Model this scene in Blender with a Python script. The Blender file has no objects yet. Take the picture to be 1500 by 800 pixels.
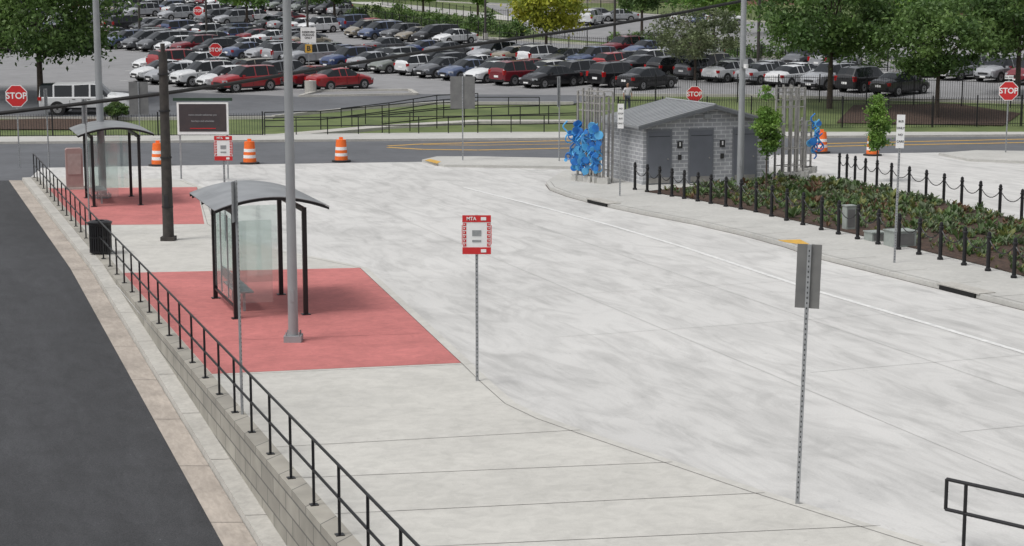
import bpy, bmesh, math, random
import numpy as np
from mathutils import Vector, Matrix
random.seed(7); np.random.seed(7)
S=bpy.context.scene
# ------------------------------------------------------------ camera / survey
F=2520.0; H=7.3; TH=math.atan(398/F)
ct,st=math.cos(TH),math.sin(TH)
cam=bpy.data.cameras.new("camera"); camo=bpy.data.objects.new("camera",cam); S.collection.objects.link(camo)
cam.lens=F/1500*36; cam.sensor_width=36; cam.clip_end=4000; cam.clip_start=0.1
camo.location=(0,0,H); camo.rotation_euler=(math.pi/2-TH,0,0); S.camera=camo
def ray(px,py):
    a=(px-750)/F; b=(400-py)/F
    return (a, ct+b*st, -st+b*ct)
TB=[(-100,0),(96,0),(114,1.2),(180,3.4),(250,7.0),(400,14),(1600,60)]
def T(y):
    for (a,za),(b,zb) in zip(TB,TB[1:]):
        if y<=b: return za+(zb-za)*(y-a)/(b-a)
    return TB[-1][1]
def L(y): return min(0.0,-0.045*(47-y))
def P(px,py,z=None):
    """ground point surveyed from the photograph"""
    d=ray(px,py)
    if z is not None and py>185:
        t=(z-H)/d[2]; return Vector((d[0]*t,d[1]*t,z))
    off=z or 0
    y=12.0; 
    f=lambda y:(H+d[2]/d[1]*y)-(T(y)+off)
    while y<1500 and f(y)>0: y+=2.0
    lo,hi=y-2,y
    for _ in range(25):
        m=(lo+hi)/2
        if f(m)>0: lo=m
        else: hi=m
    y=lo
    return Vector((d[0]/d[1]*y,y,T(y)+off))
def AT(px,py,Y):
    d=ray(px,py); t=Y/d[1]; return Vector((d[0]*t,Y,H+d[2]*t))
def hgt(base,py):
    d=ray(750,py); return H+d[2]/d[1]*base.y-base.z
# ------------------------------------------------------------ materials
def newmat(name):
    m=bpy.data.materials.new(name); m.use_nodes=True
    nt=m.node_tree; b=nt.nodes["Principled BSDF"]; return m,nt,b
def c4(c): return (c[0],c[1],c[2],1)
def mat(name,c,rough=0.6,metal=0.0,c2=None,scale=5,bump=0,bscale=None,coat=0,stretch=None,detail=6,rot=0):
    m,nt,b=newmat(name)
    b.inputs["Roughness"].default_value=rough; b.inputs["Metallic"].default_value=metal
    b.inputs["Coat Weight"].default_value=coat
    if c2 is None: c2=tuple(x*0.8 for x in c)
    tc=nt.nodes.new("ShaderNodeTexCoord"); mp=nt.nodes.new("ShaderNodeMapping")
    mp.inputs["Rotation"].default_value=(0,0,rot)
    if stretch: mp.inputs["Scale"].default_value=stretch
    n=nt.nodes.new("ShaderNodeTexNoise"); n.inputs["Scale"].default_value=scale; n.inputs["Detail"].default_value=detail
    nt.links.new(tc.outputs["Object"],mp.inputs["Vector"]); nt.links.new(mp.outputs["Vector"],n.inputs["Vector"])
    r=nt.nodes.new("ShaderNodeValToRGB"); r.color_ramp.elements[0].position=0.32; r.color_ramp.elements[1].position=0.68
    r.color_ramp.elements[0].color=c4(c2); r.color_ramp.elements[1].color=c4(c)
    nt.links.new(n.outputs["Fac"],r.inputs["Fac"]); nt.links.new(r.outputs["Color"],b.inputs["Base Color"])
    if bump:
        n2=nt.nodes.new("ShaderNodeTexNoise"); n2.inputs["Scale"].default_value=bscale or scale*6; n2.inputs["Detail"].default_value=5
        nt.links.new(tc.outputs["Object"],n2.inputs["Vector"])
        bp=nt.nodes.new("ShaderNodeBump"); bp.inputs["Strength"].default_value=bump; bp.inputs["Distance"].default_value=0.02
        nt.links.new(n2.outputs["Fac"],bp.inputs["Height"]); nt.links.new(bp.outputs["Normal"],b.inputs["Normal"])
    return m
LANE=math.atan2(0.37,1.0)
def layered(name,base,layers,rough=0.85,bump=0.15,bscale=60):
    """base colour multiplied by noise layers: (scale,(sx,sy,sz),lo,hi,p0,p1,detail,distort)"""
    m,nt,b=newmat(name); b.inputs["Roughness"].default_value=rough
    tc=nt.nodes.new("ShaderNodeTexCoord")
    rgb=nt.nodes.new("ShaderNodeRGB"); rgb.outputs[0].default_value=c4(base); cur=rgb.outputs[0]
    for li,(sc,stv,lo,hi,p0,p1,det,dis) in enumerate(layers):
        mp0=nt.nodes.new("ShaderNodeMapping"); mp0.inputs["Rotation"].default_value=(0,0,-LANE); mp0.inputs["Location"].default_value=(li*13.7,li*5.1,0)
        mp=nt.nodes.new("ShaderNodeMapping"); mp.inputs["Scale"].default_value=stv
        nt.links.new(tc.outputs["Object"],mp0.inputs["Vector"]); nt.links.new(mp0.outputs["Vector"],mp.inputs["Vector"])
        n=nt.nodes.new("ShaderNodeTexNoise"); n.inputs["Scale"].default_value=sc; n.inputs["Detail"].default_value=det; n.inputs["Distortion"].default_value=dis
        n.inputs["Roughness"].default_value=0.62
        nt.links.new(mp.outputs["Vector"],n.inputs["Vector"])
        r=nt.nodes.new("ShaderNodeMapRange"); r.inputs["From Min"].default_value=p0; r.inputs["From Max"].default_value=p1
        r.inputs["To Min"].default_value=lo; r.inputs["To Max"].default_value=hi
        nt.links.new(n.outputs["Fac"],r.inputs["Value"])
        mx=nt.nodes.new("ShaderNodeMix"); mx.data_type='RGBA'; mx.blend_type='MULTIPLY'; mx.inputs["Factor"].default_value=1
        nt.links.new(cur,mx.inputs["A"]); nt.links.new(r.outputs["Result"],mx.inputs["B"]); cur=mx.outputs["Result"]
    nt.links.new(cur,b.inputs["Base Color"])
    n2=nt.nodes.new("ShaderNodeTexNoise"); n2.inputs["Scale"].default_value=bscale; nt.links.new(tc.outputs["Object"],n2.inputs["Vector"])
    bp=nt.nodes.new("ShaderNodeBump"); bp.inputs["Strength"].default_value=bump; bp.inputs["Distance"].default_value=0.01
    nt.links.new(n2.outputs["Fac"],bp.inputs["Height"]); nt.links.new(bp.outputs["Normal"],b.inputs["Normal"])
    return m
def brickmat(name,c1,c2,mortar,bw,bh,ms=0.01,rough=0.8):
    m,nt,b=newmat(name); b.inputs["Roughness"].default_value=rough
    tc=nt.nodes.new("ShaderNodeTexCoord"); sp=nt.nodes.new("ShaderNodeSeparateXYZ"); nt.links.new(tc.outputs["Object"],sp.inputs[0])
    ad=nt.nodes.new("ShaderNodeMath"); nt.links.new(sp.outputs[0],ad.inputs[0]); nt.links.new(sp.outputs[1],ad.inputs[1])
    cb=nt.nodes.new("ShaderNodeCombineXYZ"); nt.links.new(ad.outputs[0],cb.inputs[0]); nt.links.new(sp.outputs[2],cb.inputs[1])
    br=nt.nodes.new("ShaderNodeTexBrick"); br.inputs["Scale"].default_value=1; br.inputs["Brick Width"].default_value=bw; br.inputs["Row Height"].default_value=bh
    br.inputs["Mortar Size"].default_value=ms; br.inputs["Color1"].default_value=c4(c1); br.inputs["Color2"].default_value=c4(c2); br.inputs["Mortar"].default_value=c4(mortar)
    nt.links.new(cb.outputs[0],br.inputs["Vector"])
    n=nt.nodes.new("ShaderNodeTexNoise"); n.inputs["Scale"].default_value=1.7; n.inputs["Detail"].default_value=8; nt.links.new(tc.outputs["Object"],n.inputs["Vector"])
    r=nt.nodes.new("ShaderNodeMapRange"); r.inputs["From Min"].default_value=0.3; r.inputs["From Max"].default_value=0.7; r.inputs["To Min"].default_value=0.76; r.inputs["To Max"].default_value=1.06
    nt.links.new(n.outputs["Fac"],r.inputs["Value"])
    mx=nt.nodes.new("ShaderNodeMix"); mx.data_type='RGBA'; mx.blend_type='MULTIPLY'; mx.inputs["Factor"].default_value=1
    nt.links.new(br.outputs["Color"],mx.inputs["A"]); nt.links.new(r.outputs["Result"],mx.inputs["B"]); nt.links.new(mx.outputs["Result"],b.inputs["Base Color"])
    return m
def glassmat(name,tint=(0.92,0.965,0.955),g=0.09,diff=0.05):
    m=bpy.data.materials.new(name); m.use_nodes=True; nt=m.node_tree; nt.nodes.clear()
    o=nt.nodes.new("ShaderNodeOutputMaterial"); t=nt.nodes.new("ShaderNodeBsdfTransparent"); t.inputs[0].default_value=c4(tint)
    gl=nt.nodes.new("ShaderNodeBsdfGlossy"); gl.inputs["Roughness"].default_value=0.05
    d=nt.nodes.new("ShaderNodeBsdfDiffuse"); d.inputs[0].default_value=(0.6,0.66,0.66,1)
    m1=nt.nodes.new("ShaderNodeMixShader"); m1.inputs[0].default_value=g; m2=nt.nodes.new("ShaderNodeMixShader"); m2.inputs[0].default_value=diff
    nt.links.new(t.outputs[0],m1.inputs[1]); nt.links.new(gl.outputs[0],m1.inputs[2]); nt.links.new(m1.outputs[0],m2.inputs[1]); nt.links.new(d.outputs[0],m2.inputs[2]); nt.links.new(m2.outputs[0],o.inputs[0])
    return m
M={}
M['road']=layered('concrete_roadway',(0.535,0.53,0.515),[(0.22,(1,0.6,1),0.88,1.04,0.3,0.7,6,0.6),(0.8,(1,0.4,1),0.84,1.03,0.34,0.55,12,1.6),(2.2,(1,0.16,1),0.88,1.02,0.36,0.52,12,1.0),(5,(1,0.7,1),0.80,1.0,0.27,0.36,8,0.5),(30,(1,1,1),0.93,1.04,0.3,0.7,4,0)])
M['walk']=layered('concrete_walk',(0.51,0.50,0.465),[(0.5,(1,1,1),0.88,1.04,0.3,0.7,8,0),(3.5,(1,1,1),0.90,1.03,0.35,0.6,12,0.6),(6,(1,1,1),0.84,1.0,0.27,0.35,8,0.4),(60,(1,1,1),0.93,1.04,0.3,0.7,3,0)])
M['walk2']=layered('concrete_walk_far',(0.47,0.465,0.44),[(0.5,(1,1,1),0.86,1.04,0.3,0.7,6,0),(6,(1,1,1),0.90,1.03,0.35,0.65,8,0.5)])
M['kerb']=layered('concrete_kerb',(0.47,0.455,0.42),[(0.8,(1,1,1),0.80,1.04,0.3,0.7,10,0),(9,(1,1,1),0.84,1.03,0.35,0.65,8,0.5)])
M['gutter']=layered('gutter_concrete',(0.43,0.38,0.33),[(1.2,(1,0.6,1),0.66,1.06,0.3,0.66,12,0.6),(12,(1,0.3,1),0.82,1.03,0.35,0.65,8,0.5)])
M['red']=layered('red_concrete',(0.50,0.165,0.155),[(0.6,(1,1,1),0.80,1.08,0.3,0.7,10,0.6),(4,(1,1,1),0.86,1.04,0.35,0.62,12,0.9),(50,(1,1,1),0.92,1.05,0.3,0.7,4,0)])
M['asph']=layered('asphalt_new',(0.034,0.035,0.038),[(0.5,(1,0.12,1),0.72,1.25,0.3,0.7,8,0.2),(3,(1,0.4,1),0.78,1.22,0.3,0.7,12,0.6),(45,(1,1,1),0.50,1.7,0.3,0.7,3,0),(7,(1,1,1),2.2,1.0,0.26,0.30,5,0)],rough=0.8,bump=0.6)
M['asph2']=layered('asphalt_road',(0.105,0.110,0.120),[(0.3,(1,1,1),0.82,1.14,0.3,0.7,8,0.3),(2,(1,1,1),0.88,1.1,0.3,0.7,9,0.5)],rough=0.85)
M['lot']=layered('asphalt_parking_lot',(0.235,0.235,0.24),[(0.15,(1,1,1),0.85,1.1,0.3,0.7,8,0.3),(1.2,(1,1,1),0.86,1.06,0.3,0.7,9,0.5)],rough=0.9)
M['grass']=mat('grass',(0.13,0.165,0.055),0.9,0,(0.07,0.10,0.03),0.5,0.6,8,detail=12)
M['mulch']=mat('mulch',(0.085,0.050,0.034),0.95,0,(0.03,0.018,0.013),9,1.0,14,detail=8)
M['joint']=mat('joint_filler',(0.13,0.12,0.11),0.9)
M['white']=mat('white_paint',(0.75,0.75,0.73),0.6,0,(0.55,0.55,0.54),6,detail=9)
M['yellow']=mat('yellow_paint',(0.64,0.37,0.05),0.6,0,(0.47,0.28,0.05),4)
M['black']=mat('black_metal',(0.016,0.016,0.018),0.4,0.3)
M['galv']=mat('galvanised_steel',(0.38,0.39,0.40),0.5,0.5,(0.28,0.29,0.30),9)
M['signback']=mat('sign_back_aluminium',(0.19,0.19,0.185),0.55,0.3,(0.14,0.14,0.14),3)
M['pole']=mat('pole_grey_paint',(0.31,0.325,0.335),0.5,0.2,(0.27,0.28,0.29),2)
M['dpole']=mat('dark_pole',(0.055,0.048,0.042),0.7,0,(0.03,0.027,0.025),6)
M['signwhite']=mat('sign_white',(0.78,0.78,0.77),0.5,0,(0.72,0.72,0.72))
M['signred']=mat('sign_red',(0.55,0.02,0.025),0.45,0,(0.50,0.02,0.02))
M['ink']=mat('sign_ink',(0.03,0.03,0.03),0.6)
M['orange']=mat('drum_orange',(0.85,0.17,0.02),0.5,0,(0.75,0.13,0.02))
M['rubber']=mat('rubber',(0.02,0.02,0.02),0.8)
M['glass']=glassmat('shelter_glass')
M['roofp']=mat('shelter_roof_panel',(0.33,0.34,0.35),0.30,0.3,(0.22,0.23,0.24),1.5)
M['steel']=mat('stainless_steel',(0.42,0.41,0.39),0.4,0.6,(0.3,0.29,0.28),5)
M['blue']=mat('blue_paint',(0.02,0.22,0.60),0.35,0,(0.02,0.11,0.38),3)
M['blue2']=mat('light_blue_paint',(0.12,0.42,0.72),0.35,0,(0.05,0.3,0.6),3)
M['bark']=mat('bark',(0.085,0.065,0.05),0.9,0,(0.04,0.03,0.025),12,0.5)
M['carglass']=mat('car_glass',(0.012,0.015,0.018),0.06,0,(0.01,0.012,0.014),2)
M['tyre']=mat('tyre',(0.016,0.016,0.016),0.85)
M['rim']=mat('wheel_rim',(0.40,0.40,0.41),0.35,0.7)
M['trim']=mat('car_trim',(0.02,0.02,0.022),0.6)
M['tail']=mat('tail_light',(0.40,0.01,0.012),0.2)
M['lamp']=mat('head_light',(0.65,0.67,0.70),0.15,0.3)
M['grey']=mat('cabinet_grey',(0.30,0.33,0.31),0.6)
M['dark']=mat('drain_void',(0.008,0.008,0.008),1)
M['roof']=mat('metal_roof',(0.30,0.31,0.32),0.4,0.2,(0.25,0.26,0.27),1.2)
M['door']=mat('door_grey',(0.15,0.16,0.185),0.5,0,(0.13,0.14,0.16),2)
M['brickw']=brickmat('painted_brick',(0.40,0.41,0.43),(0.31,0.32,0.34),(0.60,0.61,0.62),0.40,0.16,0.018)
M['brickr']=brickmat('red_brick',(0.28,0.10,0.06),(0.20,0.07,0.05),(0.3,0.26,0.22),0.4,0.15,0.02)
M['block']=brickmat('concrete_block_wall',(0.37,0.35,0.305),(0.29,0.275,0.24),(0.14,0.135,0.125),0.9,0.30,0.016)
def leafmat(name,c,tr=0.35):
    m,nt,b=newmat(name); b.inputs["Roughness"].default_value=0.6
    tc=nt.nodes.new("ShaderNodeTexCoord"); n=nt.nodes.new("ShaderNodeTexNoise"); n.inputs["Scale"].default_value=1.3; n.inputs["Detail"].default_value=5
    nt.links.new(tc.outputs["Object"],n.inputs["Vector"])
    r=nt.nodes.new("ShaderNodeValToRGB"); r.color_ramp.elements[0].position=0.3; r.color_ramp.elements[1].position=0.7
    r.color_ramp.elements[0].color=c4([x*0.65 for x in c]); r.color_ramp.elements[1].color=c4([x*1.3 for x in c])
    nt.links.new(n.outputs["Fac"],r.inputs[0]); nt.links.new(r.outputs[0],b.inputs["Base Color"])
    t=nt.nodes.new("ShaderNodeBsdfTranslucent"); nt.links.new(r.outputs[0],t.inputs[0])
    mx=nt.nodes.new("ShaderNodeMixShader"); mx.inputs[0].default_value=tr
    nt.links.new(b.outputs[0],mx.inputs[1]); nt.links.new(t.outputs[0],mx.inputs[2]); nt.links.new(mx.outputs[0],nt.nodes["Material Output"].inputs[0])
    return m
LG=[leafmat('leaf_green_a',(0.10,0.175,0.045)),leafmat('leaf_green_b',(0.065,0.125,0.032)),leafmat('leaf_green_c',(0.14,0.225,0.06))]
LY=[leafmat('leaf_yellow_a',(0.40,0.42,0.04)),leafmat('leaf_yellow_b',(0.27,0.32,0.035)),leafmat('leaf_yellow_c',(0.5,0.5,0.06))]
LD=[leafmat('leaf_dull_a',(0.14,0.175,0.08)),leafmat('leaf_dull_b',(0.09,0.12,0.055)),leafmat('leaf_dull_c',(0.18,0.21,0.11))]
LB=[leafmat('leaf_bright_a',(0.14,0.26,0.045)),leafmat('leaf_bright_b',(0.10,0.20,0.04)),leafmat('leaf_bright_c',(0.19,0.32,0.06))]
# ------------------------------------------------------------ mesh builder
class MB:
    def __init__(s): s.v=[];s.f=[];s.m=[];s.mats=[]
    def mi(s,m):
        if m not in s.mats: s.mats.append(m)
        return s.mats.index(m)
    def add(s,vs,fs,m):
        o=len(s.v); s.v+= [tuple(v) for v in vs]; k=s.mi(m)
        for f in fs: s.f.append(tuple(i+o for i in f)); s.m.append(k)
    def box(s,c,size,m,rz=0,R=None):
        x,y,z=[q/2 for q in size]
        vs=[Vector(p) for p in [(-x,-y,-z),(x,-y,-z),(x,y,-z),(-x,y,-z),(-x,-y,z),(x,-y,z),(x,y,z),(-x,y,z)]]
        if R is None: R=Matrix.Rotation(rz,3,'Z')
        vs=[R@v+Vector(c) for v in vs]
        s.add(vs,[(0,3,2,1),(4,5,6,7),(0,1,5,4),(1,2,6,5),(2,3,7,6),(3,0,4,7)],m)
    def tube(s,p0,p1,r0,m,r1=None,n=8,cap=True):
        if r1 is None: r1=r0
        p0=Vector(p0);p1=Vector(p1); d=(p1-p0)
        if d.length<1e-6: return
        d.normalize(); a=d.orthogonal().normalized(); b=d.cross(a)
        vs=[];fs=[]
        for (p,r) in ((p0,r0),(p1,r1)):
            for i in range(n):
                t=2*math.pi*i/n; vs.append(p+(a*math.cos(t)+b*math.sin(t))*r)
        for i in range(n): j=(i+1)%n; fs.append((i,j,n+j,n+i))
        if cap: fs.append(tuple(range(n-1,-1,-1))); fs.append(tuple(range(n,2*n)))
        s.add(vs,fs,m)
    def poly(s,pts,m): s.add(pts,[tuple(range(len(pts)))],m)
    def prism(s,pts,vec,m):
        n=len(pts); vec=Vector(vec); a=[Vector(p) for p in pts]
        s.add(a+[p+vec for p in a],[tuple(range(n-1,-1,-1)),tuple(range(n,2*n))]+[(i,(i+1)%n,n+(i+1)%n,n+i) for i in range(n)],m)
    def lathe(s,prof,m,n=20,c=(0,0,0)):
        vs=[];fs=[]
        for r,z in prof:
            for i in range(n):
                t=2*math.pi*i/n; vs.append((c[0]+r*math.cos(t),c[1]+r*math.sin(t),c[2]+z))
        for k in range(len(prof)-1):
            for i in range(n):
                j=(i+1)%n; fs.append((k*n+i,k*n+j,(k+1)*n+j,(k+1)*n+i))
        s.add(vs,fs,m)
    def mesh(s,name,smooth=False,ang=35):
        me=bpy.data.meshes.new(name); me.from_pydata(s.v,[],s.f)
        for m in s.mats: me.materials.append(m)
        me.polygons.foreach_set('material_index',s.m); me.update()
        bm=bmesh.new(); bm.from_mesh(me); bmesh.ops.recalc_face_normals(bm,faces=bm.faces); bm.to_mesh(me); bm.free()
        if smooth:
            me.shade_smooth()
            try: me.set_sharp_from_angle(angle=math.radians(ang))
            except Exception: pass
        return me
    def obj(s,name,loc=(0,0,0),rz=0,parent=None,smooth=False):
        return inst(name,s.mesh(name,smooth),loc,rz,parent)
def inst(name,me,loc=(0,0,0),rz=0,parent=None,scale=None):
    o=bpy.data.objects.new(name,me); S.collection.objects.link(o); o.location=loc; o.rotation_euler=(0,0,rz)
    if scale: o.scale=scale
    if parent: o.parent=parent
    return o
CUTS=[96,114,180,250,400,47]
def surface(polys,name,m,off=0.0,zf=T):
    bm=bmesh.new()
    for poly,zff in [(p,zf) if not isinstance(p,tuple) else p for p in polys]:
        b2=bmesh.new()
        vs=[b2.verts.new((p[0],p[1],0)) for p in poly]; b2.faces.new(vs)
        bmesh.ops.triangulate(b2,faces=b2.faces[:])
        for c in CUTS:
            bmesh.ops.bisect_plane(b2,geom=b2.verts[:]+b2.edges[:]+b2.faces[:],plane_co=(0,c,0),plane_no=(0,1,0))
        for v in b2.verts: v.co.z=zff(v.co.y)+off
        for f in b2.faces:
            f.normal_update()
            if f.normal.z<0: f.normal_flip()
        me=bpy.data.meshes.new('t'); b2.to_mesh(me); b2.free(); bm.from_mesh(me)
    me=bpy.data.meshes.new(name); bm.to_mesh(me); bm.free(); me.materials.append(m)
    return inst(name,me)
def slab(pts,z0,z1,name,m):
    b=MB(); b.prism([(p[0],p[1],z0) for p in pts],(0,0,z1-z0),m)
    return b.obj(name)
def stripline(pts,w,name,m,off,zf=T):
    b=MB()
    for p,q in zip(pts,pts[1:]):
        p=Vector((p[0],p[1],0)); q=Vector((q[0],q[1],0)); d=(q-p).normalized(); n=Vector((-d.y,d.x,0))*w/2
        c=[p+n,p-n,q-n,q+n]; b.poly([(k.x,k.y,zf(k.y)+off) for k in c],m)
    return b.obj(name)
# ------------------------------------------------------------ wall / fence line
w0=P(500,786,0.12); w1=P(52,262,0.12)
k=(w1.x-w0.x)/(w1.y-w0.y)
def wx(y): return w0.x+k*(y-w0.y)
WU=Vector((k,1,0)).normalized(); WN=Vector((WU.y,-WU.x,0))
Yend=w1.y+0.5
# ------------------------------------------------------------ ground
surface([([(-200,-30),(wx(-30),-30),(wx(Yend),Yend),(-200,Yend)],L),([(wx(-30),-30),(300,-30),(300,Yend),(wx(Yend),Yend)],T),([(-200,Yend),(wx(Yend),Yend),(300,Yend),(300,95),(-200,95)],T),([(-1500,95),(1500,95),(1500,1550),(-1500,1550)],T)],'ground',M['grass'],-0.04)
xo=lambda y,o:wx(y)-o/ math.cos(LANE)
surface([([(-60,-20),(xo(-20,0.95),-20),(xo(Yend,0.95),Yend),(-60,Yend)],L)],'side_road',M['asph'],0.0)
fa,fb=P(0,211,0),P(1500,200,0)
fy=lambda x: fa.y+(fb.y-fa.y)*(x-fa.x)/(fb.x-fa.x)
surface([[(-150,Yend),(150,Yend),(150,fy(150)),(-150,fy(-150))]],'cross_road',M['asph2'],-0.002)
far=[P(60,246,0),P(300,242,0),P(640,237,0),P(1190,226,0),P(1500,222,0),P(1900,216,0)]
surface([[(wx(0),0),(80,0),(80,80)]+[tuple(p[:2]) for p in reversed(far)]+[(wx(Yend)-0.3,Yend)]],'bus_roadway',M['road'],0.004)
surface([([(xo(-20,0.98),-20),(xo(-20,0.5),-20),(xo(Yend,0.5),Yend),(xo(Yend,1.0),Yend)],L)],'gutter',M['gutter'],0.006)
b=MB()
ys=[-10,10,20,30,40,47,55,63,Yend]
for a,c in zip(ys,ys[1:]):
    o0,o1,h0=0.5,0.15,0.12
    A=[(xo(a,o0),a,L(a)-0.1),(xo(a,o0-0.03),a,L(a)+h0),(xo(a,o1),a,L(a)+h0+0.01)]
    C=[(xo(c,o0),c,L(c)-0.1),(xo(c,o0-0.03),c,L(c)+h0),(xo(c,o1),c,L(c)+h0+0.01)]
    b.poly([A[0],A[1],C[1],C[0]],M['kerb']); b.poly([A[1],A[2],C[2],C[1]],M['kerb'])
b.obj('road_kerb')
b=MB(); y=12.0
while y<Yend:
    yb=y+.014
    b.poly([(xo(y,1.0),y,L(y)+.010),(xo(y,.5),y,L(y)+.010),(xo(yb,.5),yb,L(yb)+.010),(xo(yb,1.0),yb,L(yb)+.010)],M['joint'])
    b.poly([(xo(y,.47),y,L(y)+.125),(xo(y,.15),y,L(y)+.135),(xo(yb,.15),yb,L(yb)+.135),(xo(yb,.47),yb,L(yb)+.125)],M['joint']); y+=2.9
b.obj('gutter_joint')
Lw=(Yend-5)/WU.y
b=MB(); b.box((Lw/2,0.0,-0.93),(Lw,0.30,2.14),M['block'])
b.obj('retaining_wall',(wx(5),5,0),math.atan2(WU.y,WU.x))
b=MB(); n=int(Lw/1.5)
for i in range(n+1):
    x=Lw-0.2-i*1.5; b.tube((x,0.02,0.10),(x,0.02,1.12),0.022,M['black']); b.box((x,0.02,0.147),(0.12,0.12,0.012),M['black'])
for z in (1.12,0.66): b.tube((0,0.02,z),(Lw-0.2,0.02,z),0.022,M['black'])
b.obj('handrail_fence',(wx(5),5,0),math.atan2(WU.y,WU.x),smooth=True)
# ------------------------------------------------------------ platform
ZP=0.125
edge_px=[(235,262),(270,264),(296,274),(313,328),(345,347),(400,364),(500,384),(538,392),(605,453),(690,531),(716,556),(755,590),(800,611),(860,632),(1110,716),(1362,795),(1700,900)]
edge=[P(x,y,ZP) for x,y in edge_px]
plat=[(wx(Yend)+0.15,Yend)]+[tuple(p[:2]) for p in edge]+[(edge[-1].x,5),(wx(5)+0.15,5)]
slab(plat,-0.3,ZP,'bus_platform',M['walk'])
def offset(pts,d):
    r=[]
    for i,p in enumerate(pts):
        a=pts[max(0,i-1)]; c=pts[min(len(pts)-1,i+1)]; t=Vector((c[0]-a[0],c[1]-a[1],0)).normalized(); n=Vector((-t.y,t.x,0))
        r.append(Vector((p[0],p[1],0))-n*d)
    return r
kin=offset(edge,0.2)
zc=lambda z:(lambda y:z)
stripline(kin,0.014,'kerb_joint',M['joint'],0.004,zf=zc(ZP))
stripline(offset(edge,-0.015),0.04,'kerb_foot_joint',M['joint'],0.008,zf=T)  # dark joint strip on the roadway along the foot of the platform kerb
def onwall(py):
    y=P(300,py,ZP).y; return (wx(y)+0.18,y)
ki=lambda i:(kin[i].x,kin[i].y)
pad2=[onwall(400),ki(7),ki(8),ki(9),onwall(548)]
surface([pad2],'red_waiting_pad',M['red'],ZP+0.004,zf=zc(0))
pad1=[onwall(276),(kin[2].x,kin[2].y),(kin[3].x-0.1,kin[3].y),onwall(330)]
surface([pad1],'red_waiting_pad',M['red'],ZP+0.004,zf=zc(0))
def xjoint(pyl,pxr,pyr,name='platform_joint',w=0.013):
    a=onwall(pyl); c=P(pxr,pyr,ZP); stripline([a,c],w,name,M['joint'],0.0045,zf=zc(ZP))
for pl,xr,yr in [(550,695,533),(655,850,630),(700,985,677),(753,1120,722),(805,1290,770),(860,1480,830)]:
    xjoint(pl,xr,yr)
for pl,xr,yr in [(362,375,356),(345,330,338)]: xjoint(pl,xr,yr)
pj=mat('pad_joint_filler',(0.25,0.09,0.09),0.9)
for t in (0.25,0.5,0.75):
    a=Vector((*pad2[0],0)).lerp(Vector((*pad2[4],0)),t); c=Vector((*pad2[1],0)).lerp(Vector((*pad2[3],0)),t)
    stripline([a,c],0.012,'pad_joint',pj,0.009,zf=zc(ZP))
mj=mat('saw_cut',(0.34,0.335,0.32),0.9,0,(0.26,0.26,0.25),3)
for i in range(9):
    o0=P(760,600,0)+WN*(2.0+3.7*i)-WU*12
    if i in (0,3): continue
    stripline([o0,o0+WU*(52-i*1.2)],0.012,'roadway_joint',mj,0.008)
for i in range(12):
    y=20+i*4.8
    s=Vector((wx(y),y,0))+WN*7.5; stripline([s+WN*(0.5 if y>30 else 4),s+WN*22],0.012,'roadway_joint',mj,0.0085)
wl=[P(x,y,0) for x,y in [(680,275),(720,285),(760,295),(830,313),(900,332),(1000,362),(1100,395),(1190,425),(1350,472),(1500,517),(1700,582)]]
stripline(wl,0.16,'lane_marking',M['white'],0.012)
# ------------------------------------------------------------ right island
ZI=0.13
isl_px=[(800,266),(806,274),(830,283),(870,294),(940,309),(1020,324),(1090,340),(1150,356),(1200,373),(1350,410),(1500,447),(1750,520),(1750,385),(1500,328),(1350,293),(1240,266),(1190,251),(1130,244),(880,243),(825,250)]
isl=[P(x,y,ZI) for x,y in isl_px]
slab(isl,-0.2,ZI,'median_island',M['walk2'])
ik=[isl[i] for i in range(0,12)]
ikk=offset(ik,-0.18); stripline(ikk,0.02,'island_kerb_joint',M['joint'],0.004,zf=zc(ZI))
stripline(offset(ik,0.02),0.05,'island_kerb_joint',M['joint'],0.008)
b=MB()
for i in range(2,10):
    for t in (0.2,.7):
        a=isl[i].lerp(isl[i+1],t); a.z=0; d_=(isl[i+1]-isl[i]).normalized(); nn=Vector((-d_.y,d_.x,0)); c=a+nn*1.25; w_=Vector((d_.x,d_.y,0))*.008
        b.poly([(q.x,q.y,ZI+.0045) for q in (a-w_,a+w_,c+w_,c-w_)],M['joint'])
b.obj('island_joint')
bed_px=[(943,281),(1000,289),(1100,309),(1250,343),(1350,367),(1447,391),(1600,432),(1700,372),(1496,323),(1340,288),(1240,267),(1160,262),(1050,270)]
bed=[P(x,y,ZI) for x,y in bed_px]
surface([[tuple(p[:2]) for p in bed]],'planting_bed',M['mulch'],ZI+0.02,zf=zc(0))
tp=[P(x,y,ZI) for x,y in [(1139,352),(1150,355),(1192,361),(1172,351)]]
surface([[tuple(p[:2]) for p in tp]],'tactile_paving',M['yellow'],ZI+0.006,zf=zc(0))
def drain(xa,ya,xb,yb):
    a=P(xa,ya,ZI); c=P(xb,yb,ZI); a.z=c.z=0; d=(c-a); mid=(a+c)/2
    bb=MB(); bb.box((0,0.0,0.066),(d.length,0.10,0.10),M['dark']); bb.box((0,0.22,0.14),(d.length+0.3,0.5,0.03),M['kerb'])
    bb.obj('storm_drain',mid,math.atan2(d.y,d.x))
drain(862,291.8,890,298.3); drain(1378,416.9,1430,429.8)
slab([P(x,y,0.12) for x,y in [(618,234),(650,241),(850,244),(850,232),(700,229),(640,229)]],-0.1,0.12,'median_island',M['walk2'])
surface([[tuple(P(x,y,0.12)[:2]) for x,y in [(622,235),(640,240),(646,237),(630,233)]]],'tactile_paving',M['yellow'],0.127,zf=zc(0))
slab([P(x,y,0.12) for x,y in [(1375,224),(1420,233),(1500,236),(1700,240),(1700,226),(1500,221),(1430,220)]],-0.1,0.12,'median_island',M['walk2'])
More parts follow.
